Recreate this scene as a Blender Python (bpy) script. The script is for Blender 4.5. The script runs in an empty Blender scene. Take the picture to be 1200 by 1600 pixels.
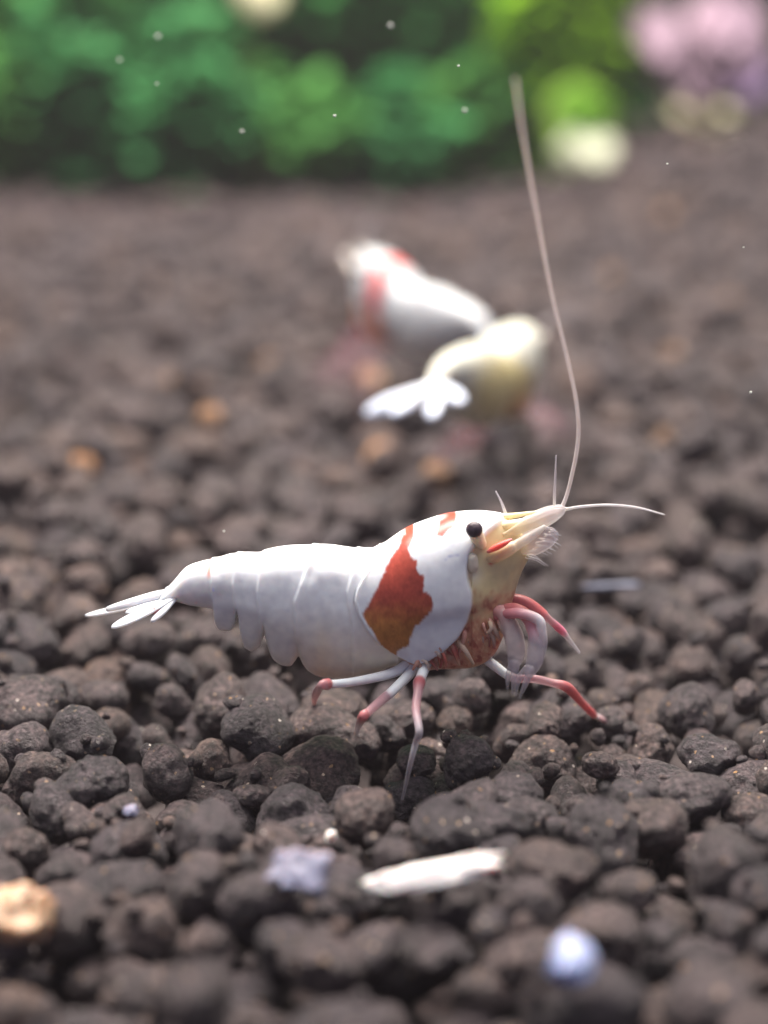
# One Blender unit is one centimetre (unit scale 0.01).
import bpy, math, random
import numpy as np
from mathutils import Vector, Matrix, noise

random.seed(11)
rng = np.random.default_rng(11)
sc = bpy.context.scene
sc.unit_settings.system = 'METRIC'
sc.unit_settings.scale_length = 0.01
COL = sc.collection

# ------------------------------------------------------------------ camera
PITCH = math.radians(16.3)
CAM = np.array([0.0, 0.0, 3.44])
TANH = 0.1944                      # half width at unit depth
FOCUS = 8.75
cd = bpy.data.cameras.new('camera'); cam = bpy.data.objects.new('camera', cd); COL.objects.link(cam)
cam.location = CAM; cam.rotation_euler = (math.pi/2 - PITCH, 0, 0)
cd.sensor_fit = 'HORIZONTAL'; cd.sensor_width = 36; cd.lens = 18/TANH
cd.clip_start = 0.1; cd.clip_end = 500
cd.dof.use_dof = True; cd.dof.focus_distance = FOCUS
APER = 0.14                       # aperture radius in cm
cd.dof.aperture_fstop = cd.lens*1e-3/(2*APER)
sc.camera = cam

# ------------------------------------------------------------------ light
w = bpy.data.worlds.new('World'); sc.world = w; w.use_nodes = True
bg = w.node_tree.nodes['Background']; bg.inputs[0].default_value = (0.62, 0.64, 1.0, 1); bg.inputs[1].default_value = 0.27
def area(name, loc, target, sx, sy, power, col):
    l = bpy.data.lights.new(name, 'AREA'); l.shape = 'RECTANGLE'; l.size = sx; l.size_y = sy
    l.energy = power; l.color = col
    o = bpy.data.objects.new(name, l); COL.objects.link(o)
    o.location = loc; o.rotation_euler = (Vector(target)-Vector(loc)).to_track_quat('-Z', 'Y').to_euler()
    return o
area('tank_lamp', (-2, 22, 30), (0, 15, 0), 36, 10, 56000, (1.0, 0.89, 0.80))
area('front_fill_lamp', (2, 3, 30), (0, 10, 0), 34, 5, 6500, (1.0, 0.96, 0.90))  # unseen fill lamp, added to brighten the shrimp's flank from the front
sc.view_settings.view_transform = 'Standard'; sc.view_settings.look = 'None'
sc.view_settings.exposure = 0.05; sc.view_settings.gamma = 1.0
sc.render.engine = 'CYCLES'
sc.cycles.use_denoising = True
sc.cycles.max_bounces = 8; sc.cycles.transparent_max_bounces = 12
sc.cycles.sample_clamp_indirect = 4.0

# ------------------------------------------------------------------ measuring helpers
cp, sp = math.cos(PITCH), math.sin(PITCH)
FWD = np.array([0, cp, -sp]); UP = np.array([0, sp, cp]); RIGHT = np.array([1.0, 0, 0])
def ray(px, py):
    px = np.asarray(px, float); py = np.asarray(py, float)
    a = (px-600)/600*TANH; b = -(py-800)/600*TANH
    return FWD + a[..., None]*RIGHT + b[..., None]*UP
def P(px, py, Y):
    d = ray(px, py); t = np.asarray(Y)/d[..., 1]
    return CAM + d*t[..., None]
def PG(px, py, z=0.0):
    d = ray(px, py); t = (z-CAM[2])/d[..., 2]
    return CAM + d*t[..., None]
Y0 = 8.37                          # the plane the walking shrimp stands in

def sstep(a, b, x):
    t = np.clip((x-a)/(b-a), 0, 1); return t*t*(3-2*t)
def hash2(ix, iy):
    v = np.sin(ix*127.1+iy*311.7)*43758.5453
    return v-np.floor(v)
def vnoise(x, y):
    ix, iy = np.floor(x), np.floor(y); fx, fy = x-ix, y-iy
    fx = fx*fx*(3-2*fx); fy = fy*fy*(3-2*fy)
    return ((hash2(ix, iy)*(1-fx)+hash2(ix+1, iy)*fx)*(1-fy) + (hash2(ix, iy+1)*(1-fx)+hash2(ix+1, iy+1)*fx)*fy)*2-1
def smooth_interp(x, xs, ys):
    xs = np.asarray(xs, float); ys = np.asarray(ys, float)
    h = np.diff(xs); d = np.diff(ys)/h
    m = np.zeros_like(xs)
    for i in range(1, len(xs)-1):
        if d[i-1]*d[i] > 0:
            w1, w2 = 2*h[i]+h[i-1], h[i]+2*h[i-1]
            m[i] = (w1+w2)/(w1/d[i-1]+w2/d[i])
    m[0], m[-1] = d[0], d[-1]
    i = np.clip(np.searchsorted(xs, x)-1, 0, len(h)-1)
    t = np.clip((x-xs[i])/h[i], 0, 1)
    return ((1+2*t)*(1-t)**2)*ys[i] + t*(1-t)**2*h[i]*m[i] + t*t*(3-2*t)*ys[i+1] + t*t*(t-1)*h[i]*m[i+1]
def poly_sd(x, y, poly):
    """signed distance, positive inside"""
    p = np.asarray(poly, float); n = len(p)
    best = np.full(x.shape, 1e9); ins = np.zeros(x.shape, bool)
    for i in range(n):
        ax, ay = p[i]; bx, by = p[(i+1) % n]
        ex, ey = bx-ax, by-ay
        t = np.clip(((x-ax)*ex+(y-ay)*ey)/(ex*ex+ey*ey+1e-9), 0, 1)
        best = np.minimum(best, np.hypot(x-ax-t*ex, y-ay-t*ey))
        c = ((ay > y) != (by > y)) & (x < (bx-ax)*(y-ay)/(by-ay+1e-12)+ax)
        ins ^= c
    return np.where(ins, best, -best)

# ------------------------------------------------------------------ mesh helpers
def link(name, me, mat=None, parent=None):
    o = bpy.data.objects.new(name, me); COL.objects.link(o)
    if mat is not None and me is not None and not me.materials: me.materials.append(mat)
    if parent is not None: o.parent = parent
    return o
def mesh_np(name, V, F, smooth=True, col=None):
    V = np.asarray(V, np.float32); F = np.asarray(F, np.int32)
    me = bpy.data.meshes.new(name); k = F.shape[1]
    me.vertices.add(len(V)); me.vertices.foreach_set('co', V.ravel())
    me.loops.add(F.size); me.loops.foreach_set('vertex_index', F.ravel())
    me.polygons.add(len(F)); me.polygons.foreach_set('loop_start', np.arange(0, F.size, k, dtype=np.int32))
    me.polygons.foreach_set('loop_total', np.full(len(F), k, np.int32))
    me.polygons.foreach_set('use_smooth', np.full(len(F), smooth, bool))
    me.update(calc_edges=True); me.validate()
    if col is not None:
        a = me.color_attributes.new('Col', 'FLOAT_COLOR', 'POINT')
        a.data.foreach_set('color', np.asarray(col, np.float32).ravel())
    return me
def grid_faces(n, m, wrap=True):
    F = []
    i = np.arange(n-1)[:, None]; j = np.arange(m if wrap else m-1)[None, :]
    a = i*m+j; b = i*m+(j+1) % m; c = (i+1)*m+(j+1) % m; d = (i+1)*m+j
    return np.stack([a+0*j, b+0*i, c+0*i, d+0*j], -1).reshape(-1, 4)
def catmull(pts, per=8):
    p = np.asarray(pts, float); p = np.vstack([2*p[0]-p[1], p, 2*p[-1]-p[-2]]); out = []
    for i in range(1, len(p)-2):
        for t in np.arange(per)/per:
            a, b, c, d = p[i-1], p[i], p[i+1], p[i+2]
            out.append(.5*((2*b)+(c-a)*t+(2*a-5*b+4*c-d)*t*t+(3*b-a-3*c+d)*t**3))
    out.append(p[-2]); return np.array(out)
def tube_mesh(name, pts, rad, col, ring=10, per=8, smoothpath=True):
    """pts (n,3); rad (n,); col (n,4)"""
    arr = np.hstack([np.asarray(pts, float), np.asarray(rad, float)[:, None], np.asarray(col, float)])
    if smoothpath: arr = catmull(arr, per)
    else:
        k = np.linspace(0, len(arr)-1, (len(arr)-1)*per+1); i0 = np.minimum(k.astype(int), len(arr)-2); f = (k-i0)[:, None]
        arr = arr[i0]*(1-f)+arr[i0+1]*f
    p, r, c = arr[:, :3], np.maximum(arr[:, 3], 5e-4), np.clip(arr[:, 4:], 0, 1)
    # rounded ends
    t = np.gradient(p, axis=0); t /= np.linalg.norm(t, axis=1)[:, None]+1e-9
    p = np.vstack([p[0]-t[0]*r[0]*.9, p[0]-t[0]*r[0]*.55, p, p[-1]+t[-1]*r[-1]*.55, p[-1]+t[-1]*r[-1]*.9])
    t = np.vstack([t[0], t[0], t, t[-1], t[-1]]); r = np.concatenate([[r[0]*.3, r[0]*.8], r, [r[-1]*.8, r[-1]*.3]])
    c = np.vstack([c[0], c[0], c, c[-1], c[-1]])
    nrm = np.cross(t[0], [0.3, 0.5, 0.8]); nrm /= np.linalg.norm(nrm)
    th = np.linspace(0, 2*math.pi, ring, endpoint=False); V = []
    for i in range(len(p)):
        nrm = nrm-t[i]*np.dot(nrm, t[i]); nrm /= np.linalg.norm(nrm)+1e-9
        b = np.cross(t[i], nrm)
        V.append(p[i]+r[i]*(np.cos(th)[:, None]*nrm+np.sin(th)[:, None]*b))
    V = np.vstack(V); F = grid_faces(len(p), ring)
    n = len(V); V = np.vstack([V, p[0]-t[0]*r[0]*.3, p[-1]+t[-1]*r[-1]*.3])
    C = np.vstack([np.repeat(c, ring, 0), c[0], c[-1]])
    me = mesh_np(name, V, F, True, C)
    # close the two ends
    tri = [[n, (j+1) % ring, j] for j in range(ring)]
    e = n-ring; tri += [[n+1, e+j, e+(j+1) % ring] for j in range(ring)]
    FF = np.vstack([np.hstack([F, ]), np.array([[a, b, c_, a] for a, b, c_ in tri])[:0]]) if False else F
    import bmesh
    bm = bmesh.new(); bm.from_mesh(me); bm.verts.ensure_lookup_table()
    for a, b, c_ in tri:
        f = bm.faces.new((bm.verts[a], bm.verts[b], bm.verts[c_])); f.smooth = True
    bm.to_mesh(me); bm.free()
    return me
def blade_mesh(name, base, tip, wdir, width, thick, col0, col1, sag=0.0, peak=0.6, n=22, m=12, sharp=1.0):
    """a thin leaf-shaped plate with real thickness from base to tip"""
    base, tip, wdir = map(lambda a: np.asarray(a, float), (base, tip, wdir))
    ax = tip-base; L = np.linalg.norm(ax); ax /= L
    wd = wdir-ax*np.dot(wdir, ax); wd /= np.linalg.norm(wd); nn = np.cross(ax, wd)
    V, C = [], []
    th = np.linspace(0, 2*math.pi, m, endpoint=False)
    for i in range(n):
        u = i/(n-1)
        prof = (.35+.65*sstep(0, peak, np.array(u)))*np.sqrt(max(0.0, 1-max(0, (u-peak)/(1-peak))**(2*sharp)))+.03
        c = base+ax*L*u+nn*sag*math.sin(u*math.pi)
        y = np.cos(th)*width*prof; z = np.sin(th)*thick*(.4+.6*prof)
        V.append(c+y[:, None]*wd+z[:, None]*nn)
        C.append(np.repeat((np.asarray(col0)*(1-u)+np.asarray(col1)*u)[None], m, 0))
    V = np.vstack(V); F = grid_faces(n, m)
    me = mesh_np(name, V, F, True, np.vstack(C))
    import bmesh
    bm = bmesh.new(); bm.from_mesh(me); bm.verts.ensure_lookup_table()
    bm.faces.new([bm.verts[j] for j in range(m)][::-1]); bm.faces.new([bm.verts[(n-1)*m+j] for j in range(m)])
    bm.to_mesh(me); bm.free(); return me
def empty(name, loc, label=None, cat=None, group=None, rz=0):
    o = bpy.data.objects.new(name, None); COL.objects.link(o); o.location = loc; o.rotation_euler = (0, 0, rz)
    o.empty_display_size = .2
    tag(o, label, cat, group); return o
def tag(o, label=None, cat=None, group=None, kind=None):
    if label: o['label'] = label
    if cat: o['category'] = cat
    if group: o['group'] = group
    if kind: o['kind'] = kind
    return o

# ------------------------------------------------------------------ materials
def new_mat(name):
    m = bpy.data.materials.new(name); m.use_nodes = True
    return m, m.node_tree, m.node_tree.nodes['Principled BSDF']
def N(nt, t, **kw):
    n = nt.nodes.new(t)
    for k, v in kw.items(): setattr(n, k, v)
    return n
def ramp(nt, src, stops):
    r = N(nt, 'ShaderNodeValToRGB'); e = r.color_ramp.elements
    while len(e) < len(stops): e.new(0.5)
    for el, (p, c) in zip(e, stops): el.position = p; el.color = (*c, 1) if len(c) == 3 else c
    nt.links.new(src, r.inputs[0]); return r
def soil_mat(name, dark, mid, light, per_object=True):
    m, nt, b = new_mat(name); L = nt.links.new
    geo = N(nt, 'ShaderNodeNewGeometry')
    n1 = N(nt, 'ShaderNodeTexNoise'); n1.inputs['Scale'].default_value = 5; n1.inputs['Detail'].default_value = 6; n1.inputs['Roughness'].default_value = .7
    L(geo.outputs['Position'], n1.inputs['Vector'])
    r1 = ramp(nt, n1.outputs['Fac'], [(.3, dark), (.52, mid), (.78, light)])
    # each pellet a little different
    if per_object:
        oi = N(nt, 'ShaderNodeObjectInfo'); rnd = oi.outputs['Random']
    else:
        at = N(nt, 'ShaderNodeAttribute', attribute_name='rnd'); rnd = at.outputs['Fac']
    hs = N(nt, 'ShaderNodeMix', data_type='RGBA', blend_type='MULTIPLY'); hs.inputs[0].default_value = 1
    r2 = ramp(nt, rnd, [(0, (.62, .62, .68)), (.35, (.85, .83, .84)), (.7, (1.1, 1.02, .95)), (.93, (1.2, 1.08, .95)), (1, (1.4, 1.15, .9))])
    L(r1.outputs[0], hs.inputs[6]); L(r2.outputs[0], hs.inputs[7])
    n3 = N(nt, 'ShaderNodeTexNoise'); n3.inputs['Scale'].default_value = 42; n3.inputs['Detail'].default_value = 3
    L(geo.outputs['Position'], n3.inputs['Vector'])
    r3 = ramp(nt, n3.outputs['Fac'], [(.34, (.45, .45, .48)), (.52, (1, 1, 1)), (.70, (1.9, 1.8, 1.7))])
    h3 = N(nt, 'ShaderNodeMix', data_type='RGBA', blend_type='MULTIPLY'); h3.inputs[0].default_value = 1
    L(hs.outputs[2], h3.inputs[6]); L(r3.outputs[0], h3.inputs[7]); hs = h3
    # pale and orange specks: glints and lit rims painted into the base colour
    v = N(nt, 'ShaderNodeTexVoronoi'); v.inputs['Scale'].default_value = 30; L(geo.outputs['Position'], v.inputs['Vector'])
    g1 = N(nt, 'ShaderNodeMath', operation='LESS_THAN'); 
    nd = N(nt, 'ShaderNodeTexNoise'); nd.inputs['Scale'].default_value = 60; L(geo.outputs['Position'], nd.inputs['Vector'])
    ad = N(nt, 'ShaderNodeMath', operation='MULTIPLY_ADD'); ad.inputs[1].default_value = .7; L(nd.outputs['Fac'], ad.inputs[0]); L(v.outputs['Distance'], ad.inputs[2])
    g1.inputs[1].default_value = .57; L(ad.outputs[0], g1.inputs[0])
    sepc = N(nt, 'ShaderNodeSeparateColor'); L(v.outputs['Color'], sepc.inputs[0])
    g2 = N(nt, 'ShaderNodeMath', operation='GREATER_THAN'); g2.inputs[1].default_value = .74; L(sepc.outputs[0], g2.inputs[0])
    g = N(nt, 'ShaderNodeMath', operation='MULTIPLY'); L(g1.outputs[0], g.inputs[0]); L(g2.outputs[0], g.inputs[1])
    gc = ramp(nt, sepc.outputs[1], [(0, (.12, .10, .09)), (.4, (.30, .24, .20)), (.75, (.60, .36, .18)), (1, (.9, .85, .8))])
    mx = N(nt, 'ShaderNodeMix', data_type='RGBA'); L(g.outputs[0], mx.inputs[0]); L(hs.outputs[2], mx.inputs[6]); L(gc.outputs[0], mx.inputs[7])
    L(mx.outputs[2], b.inputs['Base Color'])
    b.inputs['Roughness'].default_value = .62; b.inputs['Specular IOR Level'].default_value = .5
    rr = N(nt, 'ShaderNodeMapRange'); rr.inputs[3].default_value = .5; rr.inputs[4].default_value = .18
    L(g.outputs[0], rr.inputs[0]); L(rr.outputs[0], b.inputs['Roughness'])
    n2 = N(nt, 'ShaderNodeTexNoise'); n2.inputs['Scale'].default_value = 48; n2.inputs['Detail'].default_value = 5; n2.inputs['Roughness'].default_value = .75
    L(geo.outputs['Position'], n2.inputs['Vector'])
    bp = N(nt, 'ShaderNodeBump'); bp.inputs['Strength'].default_value = 1.0; bp.inputs['Distance'].default_value = .06
    L(n2.outputs['Fac'], bp.inputs['Height']); L(bp.outputs[0], b.inputs['Normal'])
    return m
SOIL = soil_mat('soil', (.042, .035, .042), (.100, .080, .090), (.215, .168, .176))
SOIL_FAR = soil_mat('soil_far', (.042, .035, .042), (.100, .080, .090), (.215, .168, .176), False)
TAN = soil_mat('tan_soil', (.28, .17, .10), (.48, .29, .17), (.66, .46, .32))

def shell_mat(name, sss=.5, rough=.34, alpha=True, bump=.10):
    m, nt, b = new_mat(name); L = nt.links.new
    a = N(nt, 'ShaderNodeVertexColor', layer_name='Col')
    geo = N(nt, 'ShaderNodeNewGeometry')
    n = N(nt, 'ShaderNodeTexNoise'); n.inputs['Scale'].default_value = 22; n.inputs['Detail'].default_value = 5
    L(geo.outputs['Position'], n.inputs['Vector'])
    r = ramp(nt, n.outputs['Fac'], [(.25, (.86, .86, .88)), (.75, (1.06, 1.06, 1.04))])
    mx = N(nt, 'ShaderNodeMix', data_type='RGBA', blend_type='MULTIPLY'); mx.inputs[0].default_value = 1
    L(a.outputs['Color'], mx.inputs[6]); L(r.outputs[0], mx.inputs[7]); L(mx.outputs[2], b.inputs['Base Color'])
    b.inputs['Roughness'].default_value = rough; b.inputs['Specular IOR Level'].default_value = .35
    b.inputs['Subsurface Weight'].default_value = sss
    b.inputs['Subsurface Radius'].default_value = (1.0, .75, .6); b.inputs['Subsurface Scale'].default_value = .09
    if alpha: L(a.outputs['Alpha'], b.inputs['Alpha'])
    bp = N(nt, 'ShaderNodeBump'); bp.inputs['Strength'].default_value = bump; bp.inputs['Distance'].default_value = .01
    L(n.outputs['Fac'], bp.inputs['Height']); L(bp.outputs[0], b.inputs['Normal'])
    return m
SHELL = shell_mat('shrimp_shell', .55)
LIMB = shell_mat('shrimp_limb', .35, .3)
def plain(name, col, rough=.5, spec=.5, sss=0, mott=None, scale=8):
    m, nt, b = new_mat(name); L = nt.links.new
    geo = N(nt, 'ShaderNodeNewGeometry')
    n = N(nt, 'ShaderNodeTexNoise'); n.inputs['Scale'].default_value = scale; n.inputs['Detail'].default_value = 5
    L(geo.outputs['Position'], n.inputs['Vector'])
    c2 = mott or tuple(x*.7 for x in col)
    r = ramp(nt, n.outputs['Fac'], [(.3, c2), (.65, col)]); L(r.outputs[0], b.inputs['Base Color'])
    b.inputs['Roughness'].default_value = rough; b.inputs['Specular IOR Level'].default_value = spec
    if sss:
        b.inputs['Subsurface Weight'].default_value = sss; b.inputs['Subsurface Scale'].default_value = .05
    bp = N(nt, 'ShaderNodeBump'); bp.inputs['Strength'].default_value = .3; bp.inputs['Distance'].default_value = .02
    L(n.outputs['Fac'], bp.inputs['Height']); L(bp.outputs[0], b.inputs['Normal'])
    return m
EYE = plain('eye_dark', (.070, .050, .066), .4, .4, 0, (.03, .02, .03), 40)
CHIP_WHITE = plain('chip_white', (.86, .83, .80), .5, .4, .3, (.62, .60, .62))
CHIP_BLUE = plain('chip_blue', (.20, .21, .31), .5, .4, .2, (.14, .14, .19))
CHIP_PALE = plain('chip_pale', (.30, .38, .68), .5, .4, .3, (.45, .5, .66))
CHIP_CREAM = plain('chip_cream', (.56, .42, .30), .5, .4, .3, (.38, .20, .09), 14)
STICK = plain('stick_blue_grey', (.16, .18, .26), .5, .4, 0, (.09, .10, .14))
SPECK = plain('speck', (.75, .8, .72), .5, .4)
GROUND = plain('bed_soil', (.07, .058, .058), .9, .2, 0, (.035, .03, .032), 9)
WALL = plain('back_wall', (.06, .20, .07), .8, .2, 0, (.04, .13, .05), .4)
def leaf_mat(name, c1, c2, trans=.35, scale=1.6):
    m, nt, b = new_mat(name); L = nt.links.new
    geo = N(nt, 'ShaderNodeNewGeometry')
    n = N(nt, 'ShaderNodeTexNoise'); n.inputs['Scale'].default_value = scale; n.inputs['Detail'].default_value = 3
    L(geo.outputs['Position'], n.inputs['Vector'])
    r = ramp(nt, n.outputs['Fac'], [(.35, c2), (.65, c1)])
    L(r.outputs[0], b.inputs['Base Color']); b.inputs['Roughness'].default_value = .8; b.inputs['Specular IOR Level'].default_value = .15
    t = N(nt, 'ShaderNodeBsdfTranslucent'); L(r.outputs[0], t.inputs[0])
    mx = N(nt, 'ShaderNodeMixShader'); mx.inputs[0].default_value = trans
    L(b.outputs[0], mx.inputs[1]); L(t.outputs[0], mx.inputs[2])
    L(mx.outputs[0], nt.nodes['Material Output'].inputs[0]); return m
LEAF_A = leaf_mat('leaf_emerald', (0.07, 0.3, 0.1), (0.03, 0.15, 0.05))
LEAF_B = leaf_mat('leaf_mid', (0.11, 0.34, 0.075), (0.045, 0.17, 0.04))
LEAF_DARK = leaf_mat('leaf_dark', (0.06, 0.28, 0.07), (0.035, 0.16, 0.045), .5)
LEAF_LIME = leaf_mat('leaf_lime', (0.30, 0.56, 0.025), (0.18, 0.40, 0.015), .45)
LEAF_PALE = leaf_mat('leaf_pale_lime', (.50, .78, .16), (.35, .62, .10), .4)
LEAF_WHITE = leaf_mat('leaf_white', (.66, .70, .56), (.55, .60, .42), .3)
LEAF_PINK = leaf_mat('leaf_pink', (.42, .31, .40), (.34, .24, .31), .4)
LEAF_MAUVE = leaf_mat('leaf_mauve', (.50, .38, .62), (.40, .28, .48), .4)
LEAF_CREAM = leaf_mat('leaf_cream', (.85, .85, .62), (.72, .68, .45), .4)
STEM = plain('plant_stem', (.07, .12, .03), .6, .3)

# ------------------------------------------------------------------ soil bed: pack the pellets
def bank(x, y):
    """the bed rises gently into a bank at the far right"""
    x = np.asarray(x, float); y = np.asarray(y, float)
    return .9*sstep(18, 30, y)*sstep(1.0, 5.5, x) + .10*np.sin(x*.55+.6)*np.sin(y*.42) + .012*np.clip(y-10, 0, 20)*0
NB = 0; BC = []; BR = []
grid = {}; CELL = .42
def neigh(x, y):
    i, j = int(math.floor(x/CELL)), int(math.floor(y/CELL)); o = []
    for a in (i-1, i, i+1):
        for b_ in (j-1, j, j+1):
            o += grid.get((a, b_), ())
    return o
def rest_z(x, y, r):
    z = -.62+float(bank(x, y))+r
    for k in neigh(x, y):
        cx, cy, cz = BC[k]; R = (r+BR[k])*.86
        d2 = (x-cx)**2+(y-cy)**2
        if d2 < R*R:
            zz = cz+math.sqrt(R*R-d2)
            if zz > z: z = zz
    return z
Ya, Yb = 3.6, 31.5
def halfw(y): return .235*y+2.2
ys_pdf = np.linspace(Ya, Yb, 400); wts = halfw(ys_pdf); cdf = np.cumsum(wts)/wts.sum()
area_cm2 = np.trapezoid(2*wts, ys_pdf) if hasattr(np, 'trapezoid') else np.trapz(2*wts, ys_pdf)
NPEL = int(area_cm2*44)
for it in range(NPEL):
    y = float(np.interp(random.random(), cdf, ys_pdf))
    r = min(.165, max(.06, random.lognormvariate(math.log(.108), .27)))
    best = None
    for c in range(4):
        x = random.uniform(-1, 1)*halfw(y); yy = y+random.uniform(-.4, .4)
        z = rest_z(x, yy, r)-float(bank(x, yy))
        if best is None or z < best[2]: best = (x, yy, z)
    x, yy, z = best
    if z > .03: continue
    z += float(bank(x, yy))
    grid.setdefault((int(math.floor(x/CELL)), int(math.floor(yy/CELL))), []).append(len(BC))
    BC.append((x, yy, z)); BR.append(r)
for it in range(1700):              # crumbs that fell between the pellets
    yy = random.uniform(5, 13); x = random.uniform(-1, 1)*(halfw(yy)-1.2); r = random.uniform(.016, .045)
    cs = [(rest_z(x+dx, yy+dy, r), x+dx, yy+dy) for dx, dy in ((0, 0), (.05, .02), (-.05, .02), (0, -.05), (.02, .06))]
    z, x, yy = min(cs)
    grid.setdefault((int(math.floor(x/CELL)), int(math.floor(yy/CELL))), []).append(len(BC))
    BC.append((x, yy, z)); BR.append(r)
BC = np.array(BC); BR = np.array(BR)
def cast(d):
    """first pellet hit by each ray (unit-less directions d from the camera)"""
    d = np.atleast_2d(d); d = d/np.linalg.norm(d, axis=1)[:, None]
    oc = CAM-BC; cc = (oc*oc).sum(1)-BR**2
    idx = np.zeros(len(d), int); tt = np.zeros(len(d))
    for s in range(0, len(d), 500):
        b_ = d[s:s+500] @ oc.T; disc = b_*b_-cc[None]
        t = np.where(disc > 0, -b_-np.sqrt(np.maximum(disc, 0)), 1e9); t[t < 0] = 1e9
        idx[s:s+500] = t.argmin(1); tt[s:s+500] = t.min(1)
    return idx, CAM+d*tt[:, None], tt
def hit(px, py):
    i, p, t = cast(ray(np.array([px]), np.array([py]))); return p[0], int(i[0])
leg_lines = [((502, 1071), (494, 1084), (491, 1098), (492, 1108)), ((601, 1090), (576, 1112), (562, 1132), (557, 1147), (556, 1156)),
             ((650, 1108), (655, 1143), (650, 1160), (642, 1190), (635, 1220), (631, 1238)), ((862, 1067), (886, 1074), (908, 1097), (931, 1119), (955, 1132), (970, 1142))]
for ln in leg_lines:
    fy = {0: (492, 1113), 1: (556, 1162), 2: (629, 1247), 3: (978, 1146)}[leg_lines.index(ln)]
    for rep in range(6):
        fp = hit(*fy)[0]; drop = set()
        for j, (a, b_) in enumerate(ln):
            p, k = hit(a, b_)
            lim = (Y0-.35)*(1-j/(len(ln)-1))+(fp[1])*(j/(len(ln)-1)) if leg_lines.index(ln) < 3 else (Y0-.08)*(1-j/5)+fp[1]*j/5
            if p[1] < lim-.02: drop.add(k)
        if not drop: break
        keep = np.array([k for k in range(len(BC)) if k not in drop]); BC = BC[keep]; BR = BR[keep]
gx, gy = np.meshgrid(np.linspace(4, 1196, 84), np.linspace(250, 1596, 96))
hi, hp, ht = cast(ray(gx.ravel(), gy.ravel()))
cnt = np.bincount(hi[ht < 1e8], minlength=len(BC))
print('pellets', len(BC), 'visible', (cnt > 0).sum(), 'top z', np.percentile(hp[ht < 1e8][:, 2], [10, 50, 90]))

# pellet shapes
import bmesh
def pellet_arrays(seed, sub):
    bm = bmesh.new(); bmesh.ops.create_icosphere(bm, subdivisions=sub, radius=1)
    rs = random.Random(seed); off = Vector((rs.uniform(-50, 50), rs.uniform(-50, 50), rs.uniform(-50, 50)))
    sx, sy, sz = rs.uniform(.95, 1.4), rs.uniform(.88, 1.12), rs.uniform(.82, 1.0)
    V = []
    lobes = []
    for q in range(rs.choice([2, 3, 3, 4, 5])):
        c = Vector((rs.gauss(0, 1), rs.gauss(0, 1), rs.gauss(0, 1))).normalized()*rs.uniform(.3, .62)
        lobes.append((c, rs.uniform(.5, .78)))
    lobes.append((Vector((0, 0, 0)), .74))
    for v in bm.verts:
        n = v.co.normalized()
        acc = 0
        for c, lr in lobes:
            bq = n.dot(c); dq = bq*bq-c.length_squared+lr*lr
            if dq > 0: acc += max(0, bq+math.sqrt(dq))**9
        r = acc**(1/9)*.95+.09*noise.noise(n*1.3+off)+.05*noise.noise(n*2.6+off*1.7)
        if sub >= 3: r += .050*noise.noise(n*3.6+off*.3)+.020*noise.noise(n*8+off*.7)
        if sub >= 5: r += .014*noise.noise(n*15+off)+.012*noise.noise(n*34+off)
        V.append((n.x*r*sx, n.y*r*sy, n.z*r*sz))
    bm.verts.index_update()
    F = [[v.index for v in f.verts] for f in bm.faces]; bm.free()
    return np.array(V), np.array(F)
NPRO = 14
HI = [pellet_arrays(s, 5) for s in range(NPRO)]
MID = [pellet_arrays(s, 3) for s in range(NPRO)]
LOW = [pellet_arrays(s, 2) for s in range(NPRO)]
PME = []
for s in range(NPRO):
    me = mesh_np('soil_pellet', HI[s][0], HI[s][1]); me.materials.append(SOIL); PME.append(me)
TME = []
for s in range(4):
    me = mesh_np('tan_pellet', MID[s][0], MID[s][1]); me.materials.append(TAN); TME.append(me)

# the bed below the pellets, one sheet
gxs = np.linspace(-26, 26, 105); gys = np.linspace(1.5, 34, 66)
GX, GY = np.meshgrid(gxs, gys)
inside = (np.abs(GX) < halfw(GY)-.3) & (GY > Ya+.2) & (GY < Yb-.3)
GZ = bank(GX, GY)-np.where(inside, .52, .22)+.05*vnoise(GX*1.5, GY*1.5)
ground = link('ground', mesh_np('ground', np.stack([GX, GY, GZ], -1).reshape(-1, 3), grid_faces(66, 105, False)), GROUND)
tag(ground, 'dark brown aquarium soil bed of loose rounded pellets', None, None, 'structure')
rots = [Matrix.Rotation(random.uniform(0, 6.28), 3, 'Z') @ Matrix.Rotation(random.uniform(0, 6.28), 3, 'X') for _ in range(64)]
tan_px = [(305, 660), (615, 686), (577, 300), (410, 563), (1052, 538), (965, 432), (1036, 690), (240, 452), (585, 572), (1130, 470),
          (270, 600), (700, 730), (1030, 320), (120, 720)]
tan_set = set()
for a, b_ in tan_px: tan_set.add(hit(a, b_)[1])
order = [k for k in np.argsort(-cnt) if cnt[k] > 0]
single = set(order[:300-len(tan_set)]) | tan_set
FAT = 1.12
for k in sorted(single):
    t_ = k in tan_set
    o = bpy.data.objects.new('soil_pellet', TME[k % 4] if t_ else PME[k % NPRO]); COL.objects.link(o); o.parent = ground
    R = rots[(k*7) % 64]; s = float(BR[k]*FAT)*(.72 if t_ else 1)
    o.matrix_world = Matrix.Translation(Vector(BC[k])) @ R.to_4x4() @ Matrix.Scale(s, 4)
VV, FF, RR = [], [], []; nv = 0
surf = bank(BC[:, 0], BC[:, 1])
for k in range(len(BC)):
    if k in single: continue
    if cnt[k] == 0 and BC[k, 2]-surf[k] < -.36: continue
    near = BC[k, 1] < 13 and cnt[k] > 0 and BR[k] > .05
    v, f = (MID if near else LOW)[k % NPRO]
    R = np.array(rots[(k*7) % 64])
    VV.append(v @ R.T*BR[k]*FAT+BC[k]); FF.append(f+nv); nv += len(v); RR.append(np.full(len(v), (k*.6180339) % 1))
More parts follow.
